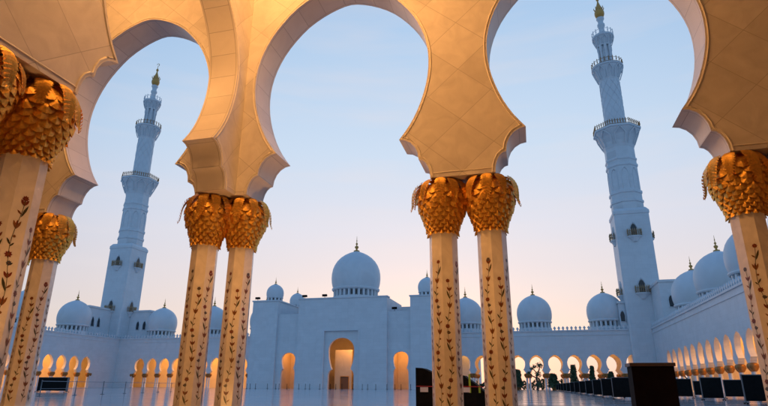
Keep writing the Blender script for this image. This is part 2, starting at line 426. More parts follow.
def make_shaft_inlay(parent, seed):
    s = MB(); ro = .292; apo = ro*math.cos(PI/8)
    a0 = -PI/2
    s.lathe([(ro*1.12, .0), (ro*1.12, .18), (ro*1.02, .24), (ro, .28), (ro*.985, NECK+.02)], 8, a0=a0, smooth=False)
    s.build('shaft', MB_SHAFT, parent)
    v = MB()
    for k in range(8):
        am = a0+2*PI*(k+.5)/8; n = Vector((math.cos(am), math.sin(am), 0)); u = Vector((-math.sin(am), math.cos(am), 0))
        polys = inlay(v, 2.74 if k % 2 else 2.36, seed*17+k, 1 if k % 2 else -1)
        for pts, m in polys:
            off = .0025+.0006*m
            P = []
            for x, z in pts:
                zz = z+.3; q = n*(apo*(1-.015*(zz-.28)/(NECK-.26))+off)+u*x; q.z = min(zz, NECK-.1); P.append(q)
            v.face(P, m)
    v.build('floral_inlay', [I_RED, I_OCH, I_GRN, I_SLT, I_OCH], parent)
def frond_mesh(L=1.0, wid=.085):
    f = MB(); rows = []
    P = [(.20, 1.085), (.345, 1.105), (.465, 1.04), (.55, .90), (.58, .74), (.59, .60), (.63, .49)]
    def path(t):
        x = min(t, .9999)*(len(P)-1)*L; i = min(int(x), len(P)-2); q = x-i
        p0 = P[max(0,i-1)]; p1 = P[i]; p2 = P[i+1]; p3 = P[min(len(P)-1, i+2)]
        return [.5*((2*p1[j])+(-p0[j]+p2[j])*q+(2*p0[j]-5*p1[j]+4*p2[j]-p3[j])*q*q+(-p0[j]+3*p1[j]-3*p2[j]+p3[j])*q**3) for j in (0,1)]
    def frame(t):
        r, z = path(t); r2, z2 = path(min(1, t+.03)); r1, z1 = path(max(0, t-.03))
        d = Vector((r2-r1, 0, z2-z1)).normalized(); n = Vector((-d.z, 0, d.x))
        if n.x+n.z < 0: n = -n
        return Vector((r, 0, z)), d, n
    n = 15
    def W(t): return wid*min(1, .70+t*1.0)*max(.05, 1-max(0, t-.55)/.45)**.62
    # solid leaf body, then raised leaflets on each side of the rib
    for i in range(n+1):
        t = i/n; p, d, nr = frame(t); wv = max(.004, W(t)*.82)
        y = lambda s: Vector((0, s*wv, 0)); fall = nr*(-wv*wv/(2*max(p.x, .3))*1.6)
        rows.append([p+y(-1)+fall, p+y(-.5)+fall*.25, p+nr*.006, p+y(.5)+fall*.25, p+y(1)+fall])
    f.grid(rows, 0, True)
    m = 14
    for i in range(m):
        t = .04+.93*i/m; p, d, nr = frame(t); wv = W(t)*1.12; fall = nr*(-wv*wv/(2*max(p.x, .3))*.9)
        for s in (-1, 1):
            a = p+nr*.034; b = p+d*.045+nr*.008
            tip = p+d*(.075)+Vector((0, s*wv, 0))+fall+nr*.004; mid = p+d*.022+Vector((0, s*wv*.62, 0))+fall*.4+nr*.030; m2 = p+d*.066+Vector((0, s*wv*.55, 0))+fall*.35+nr*.004
            f.face((a, mid, m2, b)); f.face((mid, tip, m2))
    return f
_caps = {}
def capital_mesh():
    c = MB(); rnd = random.Random(3)
    def rad(z): 
        P = [(0,.285),(.1,.305),(.25,.355),(.45,.44),(.62,.49),(.78,.50),(.90,.47),(1.0,.40),(1.06,.32),(1.085,.24)]
        for (a, ra), (b, rb) in zip(P[:-1], P[1:]):
            if z <= b: return ra+(rb-ra)*(z-a)/(b-a)
        return .24
    c.lathe([(rad(z)-.03, z) for z in [0, .1, .25, .45, .62, .78, .9, 1.0, 1.06, 1.085]]+[(.23, 1.118)], 24)
    z = -.05; ring = 0
    while z < .80:
        nr = 15 if z < .55 else 13
        hh = .10+.11*max(z, 0); wv = PI*rad(max(0, z+hh*.6))/nr*1.15
        for k in range(nr):
            a = 2*PI*(k+.5*(ring % 2))/nr+rnd.uniform(-.04, .04); n = Vector((math.cos(a), math.sin(a), 0)); u = Vector((-math.sin(a), math.cos(a), 0)); zz = Vector((0,0,1))
            j = rnd.uniform(-.006, .012); sk = rnd.uniform(-.12, .12)
            # leaf scale rooted at its top, pointed tip hanging down and standing off the body
            P = [(-.55,1.15,-.02),(-.92,.72,-.010),(-.86,.36,.010),(-.56,.06,.036+j),(sk*.5,-.08,.054+j),(.56,.06,.036+j),(.86,.36,.010),(.92,.72,-.010),(.55,1.15,-.02)]
            q = [n*(rad(min(1.08, max(0, z+hh*v)))+d-(w_*wv)**2/(2.4*rad(max(0, z))))+u*(wv*w_)+zz*(z+hh*v) for w_, v, d in P]
            ce = n*(rad(max(0, z+hh*.55))+.044+j)+zz*(z+hh*.55); tp = n*(rad(min(1.08, z+hh*1.15))+.0)+zz*(z+hh*1.15)
            for a1, b1 in zip(q[:-1], q[1:]): c.face((a1, b1, ce), 0, True)
            c.face((q[-1], tp, ce), 0); c.face((tp, q[0], ce), 0)
        z += hh*.62; ring += 1
    return c
CAPM = capital_mesh(); FR1 = frond_mesh(1.0, .112); FR2 = frond_mesh(.80, .105)
def marble_column(x, y, label, rz, seed, rot=0., group='columns of the near arcade'):
    t = empty('marble_column', (x, y, 0), rz=rot, label=label, cat='column', group=group)
    make_shaft_inlay(t, seed)
    if not _caps:
        cap = CAPM.build('capital', GOLD, t); cap.location = (0, 0, NECK)
        fa = FR1.build('frond', GOLD, cap); fb = FR2.build('frond', GOLD, cap); _caps['c'] = cap.data; _caps['a'] = fa.data; _caps['b'] = fb.data
        fr = [fa, fb]
    else:
        cap = bpy.data.objects.new('capital', _caps['c']); C.objects.link(cap); cap.parent = t; cap.location = (0,0,NECK); fr = []
    rnd = random.Random(seed); cap.rotation_euler = (0, 0, rnd.uniform(0, .5))
    for k in range(11):
        if k < len(fr): f = fr[k]
        else:
            f = bpy.data.objects.new('frond', _caps['a' if k % 2 == 0 else 'b']); C.objects.link(f); f.parent = cap
        f.rotation_euler = (rnd.uniform(-.02, .02), rnd.uniform(-.04, .05), 2*PI*k/11+rnd.uniform(-.06, .06)); f.scale = (1, 1, 1) if k % 2 == 0 else (.97, 1, 1)
    return t
marble_column(-6.64, 4.51, 'nearest gold topped marble column, partly cut off at the left edge of the photo', 0, 1)
marble_column(-6.64, 5.49, 'column at the far left with a large dim gold capital right behind the nearest one', 0, 2)
marble_column(-12.65, YF, 'left column of the distant left pair, mostly hidden behind the closest columns', 0, 3)
marble_column(-11.67, YF, 'right column of the distant left pair, brightly lit, left of the left minaret', 0, 4)
marble_column(-6.93, 10.48, 'left column of the pair standing between the left minaret and the white portal', 0, 5)
marble_column(-6.27, 10.93, 'right column of the pair between the left minaret and the portal', 0, 6)
marble_column(-1.61, YF, 'left column of the pair just right of the great portal, black trolley at its foot', 0, 7)
marble_column(-.63, YF, 'right column of the pair between the portal and the right arcade, flowers starting just under the capital', 0, 8)
marble_column(3.93, YF, 'orange lit column cut by the right edge of the photo', 0, 9)
marble_column(4.91, YF, 'column of the right hand pair, just past the right edge of the photo', 0, 10)

# ------------------------------------------------------------------ floor uplights of the near arcade
def uplight(x, y, power, to, label, spot=150, size=.35, col=WARM):
    t = empty('floor_uplight', (x, y, 0), label=label, cat='floor lamp', group='floor uplights under the near arches')
    m = MB(); m.lathe([(.16, .004), (.16, .09), (.13, .10), (.13, .07)], 16); m.build('housing', STEEL, t)
    l = MB(); l.lathe([(.0, .072), (.125, .072)], 16); 
    l.build('lens', LENS, t)
    light('SPOT', (x, y, .14), power, col, size=size, to=to, spot=spot, parent=t)
LENS = bpy.data.materials.new('lamp lens'); LENS.use_nodes = True
LENS.node_tree.nodes['Principled BSDF'].inputs['Emission Color'].default_value = (1, .6, .25, 1)
LENS.node_tree.nodes['Principled BSDF'].inputs['Emission Strength'].default_value = 4
uplight(-4.4, 8.9, 420, (-5.1, 10.0, 10.5), 'floor uplight close to the pair left of the portal', spot=125)
uplight(-.6, 7.6, 230, (-.4, 10.4, 7.5), 'floor uplight in front of the pair right of the portal', spot=110)
uplight(4.2, 7.6, 45, (4.6, 10.4, 8.0), 'floor uplight at the right end of the arcade', spot=120)
uplight(-5.3, 4.3, 190, (-6.64, 5.0, 4.4), 'floor uplight beside the nearest columns', spot=110)
uplight(-10.4, 6.4, 210, (-11.8, 10.8, 1.6), 'floor uplight shining on the distant left pair', spot=80)
uplight(-4.6, 5.2, 330, (-6.4, 10.6, 1.4), 'low lamp washing the pair left of the portal', spot=60)
uplight(-.2, 5.4, 260, (-1.1, 10.8, 1.4), 'low lamp washing the pair right of the portal', spot=60)
uplight(3.2, 5.6, 130, (4.1, 10.8, 1.6), 'low lamp washing the column at the right edge', spot=60)
def pendant(x, y, z, power, label):
    t = empty('pendant_lamp', (x, y, z), label=label, cat='lamp', group='pendant lamps under the near ceiling')
    m = MB(); m.tube([(0,0,.3),(0,0,ZT-z)], .015, 5); m.build('rod', STEEL, t)
    m = MB(); m.lathe([(.06,.34),(.16,.3),(.24,.18),(.25,.16)], 16); m.build('canopy', GOLD_F, t)
    m = MB(); m.lathe([(0,-.2),(.12,-.17),(.2,-.05),(.22,.08),(.2,.15)], 16); o = m.build('globe', LENS, t)
    light('POINT', (x, y, z-.45), power, WARM, size=.25, parent=t)
pendant(-9.7, 7.2, 11.0, 430, 'pendant lamp in the left side aisle')
pendant(-4.1, 7.2, 11.2, 680, 'pendant lamp high before the arch that frames the portal')
pendant(-4.2, 3.4, 10.8, 330, 'pendant lamp nearest the viewer in the near hall')

# ------------------------------------------------------------------ far buildings: shared pieces
def small_profile_wall(mb, tr, centres, bay, ztop, half_t):
    arch_wall(mb, tr, centres, bay, ztop, half_t, PROF_LO, sc=bay/5.53, zs=.78)
def merlons(mb, tr, u0, u1, z, step=.95, h=.95):
    n = max(1, int(abs(u1-u0)/step)); d = (u1-u0)/n; wv = step*.36
    sh = [(-wv*.55, 0), (wv*.55, 0), (wv*.4, h*.25), (wv, h*.5), (wv*.55, h*.75), (0, h), (-wv*.55, h*.75), (-wv, h*.5), (-wv*.4, h*.25)]
    for i in range(n):
        u = u0+d*(i+.5)
        fr = [tr(u+a, -.1, z+b) for a, b in sh]; bk = [tr(u+a, .1, z+b) for a, b in sh]
        mb.face(fr); mb.face(bk[::-1])
        for k in range(len(sh)):
            j = (k+1) % len(sh); mb.face([fr[k], fr[j], bk[j], bk[k]])
    a = tr(u0, -.12, z); b = tr(u1, .12, z)
DP = [(.90,0),(.955,.14),(.985,.28),(1,.45),(.995,.62),(.96,.82),(.89,1.0),(.79,1.16),(.66,1.30),(.50,1.42),(.33,1.51),(.17,1.575),(.07,1.62),(.03,1.67),(0,1.70)]
def dome(parent, x, y, zb, r, drum_h, fin=True, n=40, nwin=22, base=None, lab=None):
    d = MB(); zt = zb+drum_h
    d.lathe([(r*.93, zt-.06*r), (r*.97, zt-.02*r), (r*.97, zt+.03*r), (r*.90, zt+.045*r)], n, (0,0))
    d.lathe([(a*r, zt+b*r) for a, b in DP], n, (0,0))
    o = d.build('dome', WHITE_P, parent); o.location = (x-parent.location.x, y-parent.location.y, 0)
    if lab: o['label'] = lab
    q = MB()
    b0 = base if base is not None else zb
    q.lathe([(r*.94, b0), (r*.94, zb+.02), (r*.76, zb+.021), (r*.76, zt-.05*r), (r*.93, zt-.05*r)], n, (0,0), smooth=False)
    for k in range(nwin):
        a = 2*PI*k/nwin; ca, sa = math.cos(a), math.sin(a); ww = PI*r*.86/nwin*.42
        pts = []
        for uu, rr in ((-ww, .76), (ww, .76), (ww, .90), (-ww, .90)): pts.append((rr*r*ca-uu*sa, rr*r*sa+uu*ca))
        lo = [(*p, zb+.02) for p in pts]; hi = [(*p, zt-.05*r) for p in pts]
        for i in range(4): q.face([lo[i], lo[(i+1) % 4], hi[(i+1) % 4], hi[i]])
        # arch head between the posts
        a2 = a+PI/nwin; ca, sa = math.cos(a2), math.sin(a2); w2 = PI*r*.86/nwin; zz = zt-.05*r; h = drum_h*.22
        for s in (-1, 1):
            pr = [(s*w2, zz), (s*w2, zz-h), (0, zz)]
            q.face([(.87*r*ca-uu*sa, .87*r*sa+uu*ca, z) for uu, z in pr])
    for k in range(nwin):
        a2 = 2*PI*(k+.5)/nwin; ca, sa = math.cos(a2), math.sin(a2); ww = PI*r*.86/nwin*.34
        z0 = zb+drum_h*.18; z1 = zt-.05*r-drum_h*.12
        q.face([(.768*r*ca-uu*sa, .768*r*sa+uu*ca, z) for uu, z in ((-ww, z0), (ww, z0), (ww, z1), (-ww, z1))], 1)
    q.build('drum', [WHITE_P, DARKW], o)
    if fin:
        f = MB(); s = r/4.15 if r > 3 else r/3.2; zf = zt+1.66*r
        prof = [(.55,-.25),(.5,-.05),(.2,.05),(.14,.25),(.3,.42),(.36,.58),(.26,.74),(.1,.84),(.1,.98),(.2,1.1),(.2,1.2),(.08,1.32),(.05,1.6),(.11,1.7),(.05,1.82),(.02,2.5),(0,2.55)]
        f.lathe([(a*s, zf+b*s) for a, b in prof], 10, (0,0)); f.build('finial', GOLD_F, o)
    return o
_pair = {}
def arcade_column(parent, loc, rz=0.):
    if not _pair:
        s = MB()
        for dx in (-.34, .34):
            s.lathe([(.30, 0), (.30, .2), (.21, .26), (.205, 2.75)], 10, (dx, 0))
        _pair['s'] = s
        k = MB()
        for dx in (-.34, .34):
            k.lathe([(.22, 2.66), (.40, 2.86), (.58, 3.2), (.56, 3.55), (.38, 3.70)], 10, (dx, 0))
        o = s.build('column', WHITE_P, parent); c = k.build('capital', BRONZE, o); _pair['o'] = o.data; _pair['c'] = c.data
    else:
        o = bpy.data.objects.new('column', _pair['o']); C.objects.link(o); o.parent = parent
        c = bpy.data.objects.new('capital', _pair['c']); C.objects.link(c); c.parent = o
    o.location = loc; o.rotation_euler = (0, 0, rz)
ZW = 13.2
def court_arcade(name_label, tr, u0, nb, bay, depth, domes, back_open, origin, rz_cols, lights, light_u, blank=None, dlab=None, caplights=True, front_skip=()):
    """u runs along the wall; v>0 goes into the gallery. tr maps (u, v, z) to world, then made local to origin."""
    t = empty('arcade_building', origin, label=name_label, cat='arcade')
    lt = lambda u, v, z: tuple(Vector(tr(u, v, z))-Vector(origin))
    cs = [u0+bay*(i+.5) for i in range(nb)]; u1 = u0+bay*nb
    m = MB(); arch_wall(m, lt, cs, bay, ZW, .4, PROF_LO, sc=bay/5.53, zs=.78)
    # cornices
    def bx(ua, ub, va, vb, za, zb, mm=m, mi=0):
        p = [lt(a, b, c) for c in (za, zb) for a, b in ((ua, va), (ub, va), (ub, vb), (ua, vb))]
        i = len(mm.v); mm.v += p
        for q in ((0,3,2,1),(4,5,6,7),(0,1,5,4),(1,2,6,5),(2,3,7,6),(3,0,4,7)):
            mm.f.append(tuple(i+k for k in q)); mm.m.append(mi); mm.sm.append(False); mm.uv.append(None)
    U0, U1 = u0, u1
    if blank:
        ua, ub = blank; bx(ua, ub, -.4, .4, 0, ZW); bx(ua, ub, .4, depth+.4, 12.5, ZW-.1); U0, U1 = min(u0, ua), max(u1, ub)
    bx(U0, U1, -.52, -.4, ZW-.95, ZW-.75); bx(U0, U1, -.62, .45, ZW+.003, ZW+.28)
    m.build('wall', [WHITE, WHITE], t)
    for i in range(nb+1): arcade_column(t, lt(u0+bay*i, 0, 0), rz_cols)
    # gallery behind: back wall, ceiling
    k = MB()
    if back_open:
        arch_wall(k, lambda u, v, z: lt(u, v+depth, z), cs, bay, 12.2, .3, PROF_LO, sc=bay/5.53, zs=.78)
        for i in range(nb+1): arcade_column(t, lt(u0+bay*i, depth, 0), rz_cols)
    else:
        ra, rb = u0, u1
        if blank and blank[0] < u0: ra = blank[0]-depth-.8
        if blank and blank[1] > u1: rb = blank[1]+depth+1.4
        bx(ra, rb, depth, depth+.4, 0, 12.2, k)
    k.build('rear_wall', [WHITE_IN, WHITE_IN], t)
    k = MB(); bx(u0 if not blank or blank[0] > u0 else blank[0]-depth, u1, .42, depth+.6, 12.25, 12.7, k); k.build('roof', WHITE_IN, t)
    pr = MB(); merlons(pr, lambda u, v, z: lt(u, v-.35, z), U0, U1, ZW+.28); pr.build('parapet', WHITE_P, t)
    for (x, y) in domes: dome(t, x, y, 14.3, 4.25, 1.6, base=12.75)
    for u in light_u:
        a = tr(u, depth*.5, 11.6); b = tr(u, depth*.5-.6, 0)
        light('AREA', a, lights*.85, col=(1, .41, .075), size=4.0 if abs(tr(1,0,0)[0]-tr(0,0,0)[0]) > .5 else .4, sy=.4 if abs(tr(1,0,0)[0]-tr(0,0,0)[0]) > .5 else 4.0, to=b)
    return t
FY = 139.0; FXR = 26.8; FXL = -117.0
# far side, right of the portal
court_arcade('low arcade wing between the portal and the right minaret with two domes in full view', lambda u, v, z: (u, FY+v, z), -22.93, 11, 4.27, 8,
             [(-16.1, 143.5), (.95, 143.5), (17.6, 143.5)], True, (0, FY, 0), 0, 420, [-16, -8, 0, 8, 16])
# far side, left of the portal
court_arcade('low arcade wing between the left minaret and the portal', lambda u, v, z: (u, FY+v, z), -110.75, 11, 4.05, 8,
             [(-106.6, 143.5), (-89.6, 143.5), (-72.9, 143.5)], False, (-90, FY, 0), 0, 900, [-106, -98, -90, -82, -74], blank=(-117.3, -110.751))
# right side
court_arcade('long receding arcade along the right side of the court with a row of domes', lambda u, v, z: (FXR+v, u, z), 127.3-4.56*14, 14, 4.56, 8,
             [(31.5, 118.5), (31.5, 102), (31.5, 85.5), (31.5, 69)], False, (FXR, 95, 0), PI/2, 850, [66, 75, 84, 93, 102, 111, 120], blank=(127.301, 137.3))
# left side
court_arcade('arcade along the left side of the court with one dome beside the left minaret', lambda u, v, z: (FXL-v, u, z), 129.2-4.12*11, 11, 4.12, 8,
             [(-120.5, 124.5), (-120.5, 108)], False, (FXL, 105, 0), PI/2, 900, [88, 96, 104, 112, 120, 127], blank=(129.201, 138.59))

# ------------------------------------------------------------------ corner turret blocks beside the minarets
def turret(x0, x1, y0, y1, z1, label, wins):
    t = empty('turret_block', ((x0+x1)/2, (y0+y1)/2, 0), label=label, cat='turret', group='small turret blocks beside the minarets')
    cx, cy = t.location.x, t.location.y
    m = MB(); m.box(x0-cx, x1-cx, y0-cy, y1-cy, 12.72, z1); m.box(x0-cx-.25, x1-cx+.25, y0-cy-.25, y1-cy+.25, z1+.002, z1+.5); m.build('block', WHITE, t)
    for (x, y, z, ax) in wins:
        wm = MB(); fm = MB(); P = [(-.55, 0), (.55, 0), (.6, 1.6), (.4, 2.2), (0, 2.6), (-.4, 2.2), (-.6, 1.6)]
        f = (lambda a, b, d=0: (x-cx+a, y-cy-.06-d, z+b)) if ax == 'x' else (lambda a, b, d=0: (x-cx-(.06+d)*ax, y-cy+a, z+b))
        wm.face([f(a, b) for a, b in P]); o = wm.build('window', DARKW, t)
        fm.tube([f(a, b) for a, b in P+[P[0]]], .12, 5); fm.build('frame', WHITE_P, o)
turret(-117.0, -110.2, 142, 148, 21.5, 'white turret block with two dark windows right of the left minaret', [(-113.9, 142, 16.2, 'x'), (-111.6, 142, 16.2, 'x')])
turret(-127, -120.3, 129.0, 137.8, 21.5, 'white turret block with dark windows left of the left minaret', [(-120.3, 130.9, 16.4, -1), (-120.3, 133.2, 16.4, -1)])
turret(27.3, 31.2, 128.5, 137.3, 22.3, 'white turret block with one dark window right of the right minaret', [(29.3, 128.5, 16.9, 'x')])
turret(20.2, 21.6, 139.4, 145.5, 19.5, 'white turret block between the right dome and the right minaret', [(20.9, 139.4, 15.2, 'x')])

# ------------------------------------------------------------------ minarets
def ngon(n, r, a0=0.): return [(r*math.cos(a0+2*PI*k/n), r*math.sin(a0+2*PI*k/n)) for k in range(n)]
def make_minaret(x, y, label):
    t = empty('minaret', (x, y, 0), label=label, cat='minaret', group='tall white minarets')
    HS = 3.95
    m = MB()
    q = HS-.35
    ring = [(HS,-q),(HS,q),(q,HS),(-q,HS),(-HS,q),(-HS,-q),(-q,-HS),(q,-HS)]
    rows = [[(a*s, b*s, z) for a, b in ring] for s, z in ((1.05,0),(1.05,1.2),(1.0,1.3),(1.0,40.6),(1.04,40.8),(1.04,41.5),(.9,42.3))]
    m.grid(rows, 0, False, close=True); m.build('square_base', WHITE, t)
    m = MB(); a8 = PI/8
    def oc(prof, mm, n=8, smooth=False): mm.lathe([(r/math.cos(PI/n) if n == 8 else r, z) for r, z in prof], n, a0=a8 if n == 8 else 0, smooth=smooth)
    oc([(3.55,41.6),(3.55,44.0),(3.75,44.1),(3.75,44.6),(3.52,44.8),(3.52,46.4),(3.72,46.5),(3.72,47.1),(3.45,47.3),(3.42,53.6),(3.65,53.8),(3.65,54.3),(3.45,54.5),(3.45,55.3),(3.62,55.5),(3.62,55.9),(3.4,56.1),(3.38,59.0)], m)
    m.build('shaft', WHITE, t)
    # blind arches on the octagon
    b = MB()
    for k in range(8):
        a = a8+2*PI*(k+.5)/8; n = Vector((math.cos(a), math.sin(a), 0)); u = Vector((-n.y, n.x, 0))
        pts = [n*3.46+u*s+Vector((0,0,z)) for s, z in ((-.85,47.6),(-.85,51.5),(-.55,52.5),(0,53.1),(.55,52.5),(.85,51.5),(.85,47.6))]
        b.tube(pts, .11, 5)
    b.build('blind_arches', WHITE_P, t)
    # corbelled balcony drums
    def balcony(z0, z1, r0, r1, zr, n, name='balcony', nich=True):
        c = MB(); h = z1-z0
        prof = [(r0, z0), (r0+.15*(r1-r0), z0+.35*h), (r0+.45*(r1-r0), z0+.65*h), (r1*.93, z0+.9*h), (r1*.94, z1-.25), (r1, z1-.2), (r1, z1+.25), (r1*.6, z1+.26)]
        if n == 8: oc(prof, c)
        else: c.lathe(prof, n)
        o = c.build(name, WHITE, t)
        if nich:
            d = MB(); kk = 8 if n == 8 else 10
            for k in range(kk):
                a = (a8 if n == 8 else 0)+2*PI*(k+.5)/kk; nn = Vector((math.cos(a), math.sin(a), 0)); u = Vector((-nn.y, nn.x, 0)); wv = r1*PI/kk*.62
                for s in (-1, 1):
                    lo = nn*(r0+.16*(r1-r0))+u*s*wv*.75+Vector((0,0,z0+.15*h)); mid = nn*(r0+.62*(r1-r0))+u*s*wv+Vector((0,0,z0+.62*h)); top = nn*(r1*.97)+u*0+Vector((0,0,z1-.3))
                    d.tube([lo, mid, top], .13*r1/5.8+.04, 5)
            d.build('corbel_ribs', WHITE_P, o)
        rl = MB(); npst = 32 if r1 > 4 else 16; ln = ngon(n, (r1-.15)/(math.cos(PI/8) if n == 8 else 1), a8 if n == 8 else 0)
        for a, bb in zip(ln, ln[1:]+ln[:1]):
            for zz in (z1+.45, zr-.35): rl.tube([(*a, zz), (*bb, zz)], .07, 4)
            seg = max(1, int(math.dist(a, bb)/.62))
            for i in range(seg):
                f = i/seg; px, py = a[0]+(bb[0]-a[0])*f, a[1]+(bb[1]-a[1])*f
                rl.lathe([(.10, z1+.2), (.05, z1+.6), (.16, z1+.95), (.06, zr-.3), (.14, zr-.05), (0, zr+.12)], 5, (px, py))
        rl.build('railing', BRONZE if r1 > 3.5 else WHITE_P, o)
        return o
    oc8 = balcony(59.0, 64.0, 3.4, 5.55, 65.7, 8)
    m = MB(); m.lathe([(2.85,64.2),(2.75,64.6),(2.62,65.5),(2.55,79.2)], 28)
    for k in range(9):
        for s in (-1, 1):
            pts = []
            for i in range(17):
                z = 65.8+13*i/16; a = 2*PI*k/9+s*i/16*PI*.95; pts.append((2.6*math.cos(a), 2.6*math.sin(a), z))
            m.tube(pts, .05, 4)
    m.build('shaft', WHITE_P, t)
    balcony(79.0, 83.3, 2.55, 4.1, 85.2, 24)
    m = MB(); m.lathe([(1.25,83.4),(1.25,90.6)], 16)
    for k in range(8):
        a = 2*PI*k/8; m.lathe([(.42,83.5),(.30,84.0),(.28,88.6),(.4,89.1),(.42,90.6)], 8, (1.55*math.cos(a), 1.55*math.sin(a)))
    m.build('lantern', WHITE_P, t)
    balcony(90.3, 93.2, 1.85, 2.9, 95.2, 16, nich=True)
    m = MB(); m.lathe([(1.3,93.4),(1.1,94.6),(.75,95.6),(.7,96.6),(1.0,97.2),(1.0,97.8),(.72,98.1),(.75,99.0),(1.05,99.5),(1.05,99.9),(.6,100.2)], 18)
    m.build('neck', WHITE_P, t)
    f = MB(); f.lathe([(.6,100.1),(1.1,100.5),(1.32,101.2),(1.32,101.8),(1.1,102.5),(.95,102.7),(.9,103.2),(.55,104.2),(.25,105.2),(.18,105.8),(.4,106.1),(.42,106.4),(.18,106.8),(.09,107.0),(.07,107.9)], 18)
    for k in range(8):
        a = 2*PI*k/8; f.tube([(1.05*math.cos(a), 1.05*math.sin(a), 102.5), (1.35*math.cos(a), 1.35*math.sin(a), 103.1), (1.25*math.cos(a), 1.25*math.sin(a), 103.6)], [.16,.12,.03], 5)
    f.tube([(.5*math.sin(a), 0, 108.4-.5*math.cos(a)) for a in [i*PI*1.6/10-PI*.05 for i in range(11)]], [.04,.07,.09,.1,.11,.11,.1,.09,.07,.05,.02], 5)
    f.build('finial', GOLD_F, t)
    for zz in (34.9, 21.3):
        for k in range(4):
            a = k*PI/2-PI/2; 
            s = MB(); s.lathe([(.5,-1.2),(1.1,-.5),(1.45,-.15),(1.75,-.1),(1.75,.2),(0,.2)], 8, (0,0), smooth=False, a0=PI/8)
            for i in range(len(s.v)): vx, vy, vz = s.v[i]; s.v[i] = (vx*.95, vy*.62, vz)
            o = s.build('balconette', WHITE_P, t); o.location = (math.cos(a)*HS, math.sin(a)*HS, zz); o.rotation_euler = (0, 0, a+PI/2)
            r = MB(); P = [(-1.55,.3),(-1.5,-.75),(-.8,-1.05),(0,-1.08),(.8,-1.05),(1.5,-.75),(1.55,.3)]
            r.tube([(p[0], p[1], .45) for p in P], .06, 4); r.tube([(p[0], p[1], 1.25) for p in P], .07, 4)
            for (a1, b1), (a2, b2) in zip(P[:-1], P[1:]):
                for i in range(2):
                    ff = i/2; r.lathe([(.09,.2),(.04,.5),(.13,.85),(.05,1.2),(.13,1.45),(0,2.0)], 5, (a1+(a2-a1)*ff, b1+(b2-b1)*ff))
            r.build('railing', GOLD_B, o)
            d = MB(); d.face([(sx, -.03, sz) for sx, sz in ((-.6,.2),(.6,.2),(.68,2.2),(.4,2.9),(0,3.3),(-.4,2.9),(-.68,2.2))]); d.build('door', DARKW, o)
            e = MB(); e.tube([(sx, -.06, sz) for sx, sz in ((-.8,.2),(-.85,2.3),(-.5,3.1),(0,3.6),(.5,3.1),(.85,2.3),(.8,.2))], .14, 5); e.build('door_frame', WHITE_P, o)
    return t
GOLD_B = mat('balcony gilding', (.38, .25, .13), .5, .3, noise=(.2, 3))
make_minaret(25.6, 141.3, 'taller looking white minaret on the right, rising to the top edge of the photo')
make_minaret(-121.0, 141.8, 'white minaret on the left seen corner on between the arch columns')

# ------------------------------------------------------------------ great portal and prayer hall
hall = empty('mosque_portal', (-43.95, 126, 0), label='great white portal building with a tall glowing arch and a large dome behind', cat='mosque')
HX, HY = -43.95, 126.0
def pprof(hw, ztip, zsp, ha, ztop, apex):
    k = 4
    s0 = [(ha, 0), (ha, zsp)]
    s1 = [(hw+(ha-hw)*math.sin(a), ztip-(ztip-zsp)*(1-math.cos(a))) for a in [PI/2*(1-i/k) for i in range(k+1)]]
    zc = ztip+(ztop-ztip)*.60; rr = ha*1.0
    ct = [(hw, ztip)]
    a0 = math.asin(max(-1, min(1, (ztip-zc)/(zc-ztip+1e-6)*.93)))
    n = 16
    for i in range(1, n+1):
        a = -math.acos(hw/rr)*1.0+(math.acos(hw/rr)+PI/2)*i/n
        z = zc+(ztop-zc)*max(0, math.sin(a))**.92 if a > 0 else zc+(zc-ztip)*math.sin(a)/math.sin(math.acos(hw/rr))
        ct.append((rr*math.cos(a), z))
    ct[-1] = (0, ztop)
    return [s0, s1, ct]
m = MB()
def portal_wall(m, cx, hb, y, t_, ztop, prof):
    arch_wall(m, lambda u, v, z: (u-HX, y+v-HY, z), [cx], hb*2, ztop, t_, prof)
# recessed arch panel, the frame round it
P_MAIN = pprof(2.3, 4.35, 2.9, 3.2, 11.6, 0)
portal_wall(m, -43.95, 4.25, 127.0, .45, 13.2, P_MAIN)
def hb(x0, x1, y0, y1, z0, z1, mm=None, mi=0): (mm or m).box(x0-HX, x1-HX, y0-HY, y1-HY, z0, z1, mi)
hb(-55.2, -48.203, 126, 128.2, 0, 20.95); hb(-39.697, -32.7, 126, 128.2, 0, 20.95); hb(-48.2, -39.7, 126, 128.2, 13.21, 20.95)
hb(-55.2, -54.6, 128.2, 141.5, 12, 20.95); hb(-33.3, -32.7, 128.2, 141.5, 0, 20.95); hb(-54.6, -33.3, 128.2, 141.5, 20.2, 20.6)
hb(-55.4, -32.5, 125.8, 128.3, 20.953, 21.2)
# wings with the lesser arches
P_SIDE = pprof(1.32, 4.55, 3.6, 1.78, 8.3, 0)
for c, s in ((-57.6, -1), (-29.6, 1)):
    portal_wall(m, c, 1.95, 127.4, .4, 17.6, P_SIDE)
hb(-60.9, -59.553, 127.0, 127.8, 0, 17.6); hb(-55.647, -55.203, 127.0, 127.8, 0, 17.6)
hb(-32.697, -31.553, 127.0, 127.8, 0, 17.6); hb(-27.647, -27.1, 127.0, 127.8, 0, 17.6)
hb(-60.9, -55.203, 127.8, 139, 17.0, 17.6); hb(-32.697, -27.1, 127.8, 139, 17.0, 17.6)
# end towers
hb(-67.8, -60.903, 126.2, 139, 0, 20.8); hb(-27.097, -20.2, 126.2, 139, 0, 20.8)
hb(-68.0, -60.7, 126.0, 139.2, 20.803, 21.1); hb(-27.3, -20.0, 126.0, 139.2, 20.803, 21.1)
m.build('facade', [WHITE, WHITE], hall)
m = MB(); hb(-72, -16, 144.6, 178, 0, 21.0); m.build('prayer_hall', WHITE, hall)
